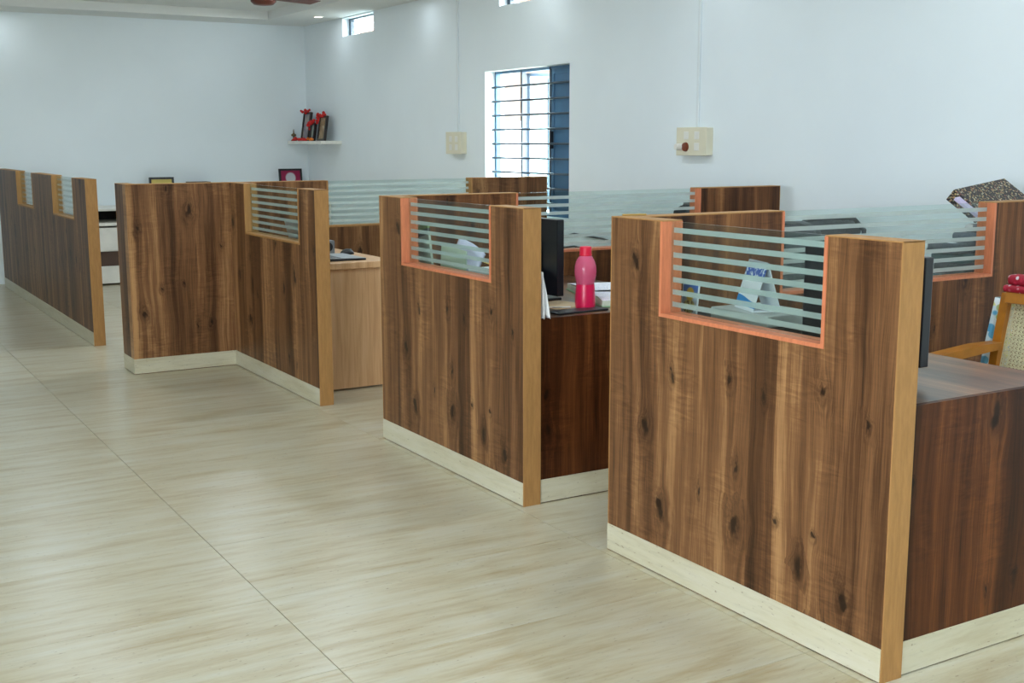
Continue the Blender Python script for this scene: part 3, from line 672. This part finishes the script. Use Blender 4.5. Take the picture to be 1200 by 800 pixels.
# ---------------------------------------------------------------- office chairs beyond the glass
def office_chair(label, loc, rotz, fabric):
    t = thing('office_chair', label, 'chair', loc, rotz, 'office chairs beyond the dividers')
    obj('seat', box(-0.24, 0.24, -0.24, 0.24, 0.44, 0.53, 0.035, 4), fabric, t, smooth=True)
    bk = obj('backrest', sheet(lambda u, v: (-0.25+0.07*(2*u-1)**2-0.05*v, -0.23+0.46*u*(1)-0.0, 0.62+0.44*v-0.05*v*(2*u-1)**4), 14, 10, 0.035), fabric, t, smooth='all')
    obj('back_frame', tube([(-0.215-0.05*v_, y_, z_) for y_, z_, v_ in ((-0.235, 0.62, 0), (-0.237, 0.85, .5), (-0.225, 1.0, .9), (-0.15, 1.065, 1), (0, 1.075, 1.3), (0.15, 1.065, 1), (0.225, 1.0, .9), (0.237, 0.85, .5), (0.235, 0.62, 0))], 0.014, 8), 'black', bk, smooth='all')
    obj('back_bracket', tube([(0, 0, 0.44), (-0.2, 0, 0.45), (-0.29, 0, 0.52), (-0.30, 0, 0.72)], 0.02, 8), 'black', t)
    for s in (-1, 1):
        obj('armrest', tube([(-0.05, 0.24*s, 0.47), (-0.04, 0.29*s, 0.50), (-0.04, 0.30*s, 0.68), (0.0, 0.30*s, 0.70), (0.16, 0.30*s, 0.70)], 0.016, 8), 'black', t)
    obj('gas_post', cyl((0, 0, 0.10), (0, 0, 0.44), 0.025), 'grey', t)
    for i in range(5):
        a = 2*math.pi*i/5
        lg_ = obj('leg', tube([(0, 0, 0.12), (0.15*math.cos(a), 0.15*math.sin(a), 0.10), (0.29*math.cos(a), 0.29*math.sin(a), 0.075)], 0.018, 8), 'black', t)
        obj('caster', cyl((0.29*math.cos(a)-0.02*math.sin(a), 0.29*math.sin(a)+0.02*math.cos(a), 0.03), (0.29*math.cos(a)+0.02*math.sin(a), 0.29*math.sin(a)-0.02*math.cos(a), 0.03), 0.03, n=14), 'black', lg_)
    return t
office_chair('black framed office chair seen through the glass behind the nearest desk', (3.95, 4.35, 0), math.radians(165), 'dark')
office_chair('dark office chair top showing above the nearest partition stile', (4.76, 4.84, 0), math.radians(80), 'dark')
office_chair('office chair behind the second divider by the white wall', (4.78, 6.25, 0), math.radians(150), 'dark')

# ---------------------------------------------------------------- wall fittings on the right wall
def switch_box(label, y0, y1, z0, z1, clabel, plug):
    t = thing('switch_box', label, 'switch box', (X1, (y0+y1)/2, z0), 0, 'cream switch boxes on the window wall')
    w = (y1-y0)/2; h = z1-z0
    obj('back_box', box(-0.055, 0, -w, w, 0, h, 0.004, 2), 'cream', t)
    pl = obj('cover_plate', box(-0.062, -0.055, -w-0.003, w+0.003, -0.003, h+0.003, 0.002), 'cream', t)
    for i in range(2):
        for j in range(2):
            if plug and i == 1 and j == 0: continue
            y = -0.06+0.11*i
            sw = obj('switch', box(-0.066, -0.062, y-0.025, y+0.025, 0.03+0.075*j, 0.082+0.075*j, 0.002), 'white', pl)
    if plug:
        so = obj('indicator', cyl((-0.062, 0.055, 0.055), (-0.075, 0.055, 0.055), 0.032, 0.028, 20), plain('brown_indicator', (120, 52, 24), 0.35), t)
        obj('plug', cyl((-0.062, 0.10, 0.055), (-0.11, 0.105, 0.055), 0.024, 0.02, 16), 'white', t)
    c = obj('conduit', box(X1-0.016, X1-0.001, (y0+y1)/2-0.012, (y0+y1)/2+0.012, z1+0.003, HC-0.001, 0.003), 'conduit', None)
    tag(c, clabel, 'conduit', 'white conduits on the window wall')
switch_box('cream switch box with brown indicator on the wall right of the window', 6.175, 6.483, 1.384, 1.566, 'white conduit strip running up from the right switch box', True)
switch_box('cream switch box on the wall left of the window', 9.575, 9.862, 1.371, 1.564, 'white conduit strip running up from the left switch box', False)
for pts, lb in (
        ([(X1-.01, 8.1, 0.70), (X1-.012, 7.8, 0.76), (X1-.012, 7.4, 0.745), (X1-.012, 7.0, 0.70), (X1-.01, 6.6, 0.69)], 'upper black cable along the wall behind the second divider glass'),
        ([(X1-.01, 8.1, 0.62), (X1-.012, 7.8, 0.66), (X1-.012, 7.45, 0.64), (X1-.01, 7.1, 0.60)], 'lower black cable along the wall behind the second divider glass')):
    tag(obj('wall_cable', tube(pts, 0.008, 6), 'black', None), lb, 'cable', 'cables on the window wall')

# puja shelf in the far corner
tag(obj('wall_shelf', box(5.00, X1, 12.46, 13.495, 1.455, 1.492, 0.003), 'white', None), 'small white wall shelf in the far corner with framed pictures', 'shelf')
def pic_mat(name, a, b, c_):
    k = NT(name); vec, o = k.obj_xyz(); f = k.noise(vec, 14, 3, 0.6, 0.8)
    k.link(k.ramp(f, [(0.35, a), (0.5, b), (0.65, c_)]), k.b.inputs['Base Color']); k.b.inputs['Roughness'].default_value = 0.3; return k.mat
M['red'] = plain('red_flower', (196, 24, 20), 0.7, var=0.25, vscale=40)
M['orange'] = plain('marigold', (226, 120, 30), 0.7, var=0.25, vscale=40)
def flowers(pts, r, rnd):
    b = bmesh.new()
    for p in pts:
        bmesh.ops.create_icosphere(b, subdivisions=1, radius=r*rnd.uniform(0.75, 1.25), matrix=Matrix.Translation(Vector(p)+Vector((rnd.uniform(-.01, .01), rnd.uniform(-.02, .02), rnd.uniform(-.012, .012)))))
    pts = sorted([Vector(p) for p in pts], key=lambda p: (round(p.y, 3)))
    add_tube(b, pts, 0.006, 5)
    return b
rnd = random.Random(3)
def framed(label, y, w, h, x, pm, lean=9, garland='v'):
    t = thing('garlanded_picture', label, 'picture', (x, y, 1.4925), 0, 'garlanded pictures on the corner shelf')
    a = math.radians(lean)
    fr = obj('frame', wall_mesh(-w/2, w/2, 0, h, [(-w/2+.022, w/2-.022, .022, h-.022)], lambda b, p, q, z, s: add_box(b, -0.015, 0.015, p, q, z, s)), plain('dark_frame', (38, 30, 26), 0.4), t, (0.01, 0, 0), (0, a, 0))
    obj('back_board', box(0.005, 0.016, -w/2+.02, w/2-.02, .02, h-.02), 'black', fr)
    obj('print', box(-0.003, 0.004, -w/2+.021, w/2-.021, .021, h-.021), pm, fr)
    tx = math.sin(a)*h
    gp = [(-0.02+tx*0.98, -w/2+w*i/6, h*math.cos(a)+0.012+0.010*math.cos(3*i)) for i in range(7)]
    if garland == 'v': gp += [(-0.03+tx*(1-0.28*i/3), w/2-w*0.18*i/3, h*(1-0.3*i/3)) for i in range(4)]
    obj('garland', flowers(gp, 0.017, rnd), 'red', t)['kind'] = 'stuff'
framed('tallest garlanded picture frame on the corner shelf', 13.22, 0.22, 0.33, 5.10, pic_mat('print_a', (96, 84, 96), (150, 140, 150), (170, 160, 130)), garland='t')
framed('narrow low garlanded picture in the middle of the corner shelf', 12.95, 0.13, 0.20, 5.08, pic_mat('print_b', (90, 110, 90), (150, 160, 150), (120, 110, 90)))
framed('garlanded brown picture frame at the near end of the corner shelf', 12.72, 0.21, 0.28, 5.10, pic_mat('print_c', (120, 92, 56), (160, 132, 90), (190, 180, 160)))
lm = obj('brass_lamp', lathe([(0.035, 0), (0.035, 0.01), (0.012, 0.02), (0.010, 0.05), (0.03, 0.06), (0.028, 0.075), (0.008, 0.09), (0.006, 0.12), (0.001, 0.14)], 14), plain('old_brass', (110, 92, 60), 0.4, 0.6), None, (5.05, 13.42, 1.4925), smooth=True)
tag(lm, 'small pointed brass lamp at the far end of the corner shelf', 'lamp')
tag(obj('flower_garland', flowers([(5.03, 12.98+0.05*i, 1.512) for i in range(9)], 0.022, rnd), 'red', None), 'red flower garland lying along the corner shelf front', 'garland')
tag(obj('flower_garland', flowers([(5.03, 12.76+0.045*i, 1.510) for i in range(4)], 0.018, rnd), 'orange', None), 'orange marigolds at the end of the red garland on the shelf', 'garland')

# ---------------------------------------------------------------- far wall cabinet and frames on it
cr = thing('credenza', 'white credenza with dark open niches along the far wall', 'cabinet', (2.3, 12.80, 0))
obj('top', box(0, 2.94, -0.01, 0.69, 0.775, 0.80, 0.003), 'white', cr)
obj('back_panel', box(0, 2.94, 0.66, 0.68, 0, 0.775), plain('dark_niche', (44, 42, 42), 0.7), cr)
for i in range(4):
    x = i*0.9733; obj('upright', box(x, x+0.02, 0.0, 0.66, 0, 0.775), 'white', cr)
obj('shelf', box(0.02, 2.92, 0, 0.66, 0.62, 0.65, 0.002), 'white', cr)
obj('shelf', box(0.02, 2.92, 0.0, 0.66, 0.355, 0.36), 'white', cr)
for i in range(3):
    x = 0.02+i*0.9733
    obj('drawer', box(x+0.003, x+0.95, -0.005, 0.4, 0.362, 0.60, 0.002), 'white', cr)
    obj('drawer', box(x+0.003, x+0.95, -0.005, 0.4, 0.02, 0.20, 0.002), 'white', cr)
    obj('niche_back', box(x+0.003, x+0.95, 0.03, 0.05, 0.2, 0.355), plain('brown_niche', (82, 60, 48), 0.6), cr)
def stand_frame(label, x, w, h, fm, pm):
    t = thing('photo_frame', label, 'picture', (x, 13.32, 0.8005)); 
    fr = obj('frame', wall_mesh(-w/2, w/2, 0, h, [(-w/2+.022, w/2-.022, .022, h-.022)], lambda b, p, q, z, s: add_box(b, p, q, -0.012, 0.012, z, s)), fm, t, (0, 0, 0), (math.radians(-7), 0, 0))
    obj('print', box(-w/2+.021, w/2-.021, -0.002, 0.006, .021, h-.021), pm, fr)
    obj('prop', slab([(-0.02, 0.02, h*0.6), (0.02, 0.02, h*0.6), (0.02, 0.12, 0), (-0.02, 0.12, 0)], 0.004), 'black', t)
stand_frame('black frame with yellow print peeking over the dark divider', 3.47, 0.27, 0.30, M['black'], plain('yellow_print', (206, 184, 96), 0.5))
def pink_print():
    k = NT('pink_print'); vec, o = k.obj_xyz()
    d = k.math('SQRT', k.math('ADD', k.math('POWER', o[0], 2.0), k.math('POWER', k.math('SUBTRACT', o[2], 0.27), 2.0)))
    k.link(k.mix(k.smooth(d, 0.05, 0.07, 1, 0), lin((150, 20, 70)), lin((190, 190, 196))), k.b.inputs['Base Color']); return k.mat
stand_frame('dark frame with crimson print near the corner of the far wall', 4.97, 0.28, 0.375, M['black'], pink_print())
tag(obj('flat_box', box(3.75, 3.98, 13.2, 13.4, 0.80, 1.045, 0.004), plain('brown_carton', (96, 78, 62), 0.7), None), 'brown carton on the far credenza showing over the dark divider', 'box')

# ---------------------------------------------------------------- ceiling fittings
def downlight(label, x, y, watts, z=HC):
    t = thing('downlight', label, 'light', (x, y, z), 0, 'recessed downlights round the ceiling border')
    b = bmesh.new()
    n_ = 28; rs = [(0.052, -0.001), (0.052, -0.008), (0.042, -0.010), (0.040, -0.001)]
    rings = [[b.verts.new((r*math.cos(2*math.pi*j/n_), r*math.sin(2*math.pi*j/n_), z)) for j in range(n_)] for r, z in rs]
    for i in range(3):
        for j in range(n_): b.faces.new((rings[i][j], rings[i+1][j], rings[i+1][(j+1) % n_], rings[i][(j+1) % n_]))
    obj('trim_ring', b, 'white', t, smooth=True)
    obj('lens', cyl((0, 0, -0.004), (0, 0, -0.002), 0.039, n=24), M['lamp'], t)
    d = bpy.data.lights.new('downlight_beam', 'AREA'); d.shape = 'DISK'; d.size = 0.075; d.energy = watts; d.color = (0.82, 0.95, 1.05); d.spread = math.radians(180)
    l = bpy.data.objects.new('downlight_beam', d); COL.objects.link(l); l.parent = t; l.location = (0, 0, -0.012)
M['lamp'] = plain('lit_lens', (255, 252, 244), 0.4, emit=14)
DL = 0.7; TL = 10.5
names = ['farthest', 'second farthest', 'third farthest', 'middle', 'third nearest', 'second nearest', 'nearest', 'rearmost']
for i, y in enumerate((12.345, 10.25, 8.15, 6.05, 3.95, 1.85, -0.25, -2.35)):
    downlight('lit round downlight %s along the window wall side of the ceiling' % names[i], 4.965, y, DL)
downlight('lit round downlight at the far left end of the ceiling border', 1.87, 13.22, DL)
for i, y in enumerate((11.2, 8.7, 6.2, 4.0, 2.0, 0.0)):  # unseen tray downlights, added as general fill for the far walls
    for x, sd in ((3.5, 'right'), (1.7, 'left')):
        downlight('added unseen fill downlight %s in the %s row of the ceiling tray' % (names[i], sd), x, y, TL, HR)
# ceiling fan
fn = thing('ceiling_fan', 'brown ceiling fan in the recessed ceiling tray', 'fan', (3.46, 9.80, HR-0.0))
M['fan'] = plain('brown_fan_paint', (96, 40, 26), 0.35)
obj('down_rod', cyl((0, 0, -0.22), (0, 0, 0), 0.012), 'fan', fn)
obj('canopy', lathe([(0.02, -0.07), (0.055, -0.035), (0.06, -0.001)]), 'fan', fn, smooth=True)
obj('motor', lathe([(0.03, -0.305), (0.08, -0.298), (0.105, -0.275), (0.108, -0.24), (0.09, -0.21), (0.03, -0.195)]), 'fan', fn, smooth=True)
for i in range(3):
    a = math.radians(23+120*i)
    bl = obj('blade', slab([(0.16, -0.05, -0.225), (0.60, -0.065, -0.215), (0.60, 0.065, -0.235), (0.16, 0.05, -0.24)], 0.005), 'fan', fn, (0, 0, 0), (0, 0, a))
    obj('bracket', box(0.09, 0.20, -0.02, 0.02, -0.236, -0.226, 0.002), 'fan', bl)
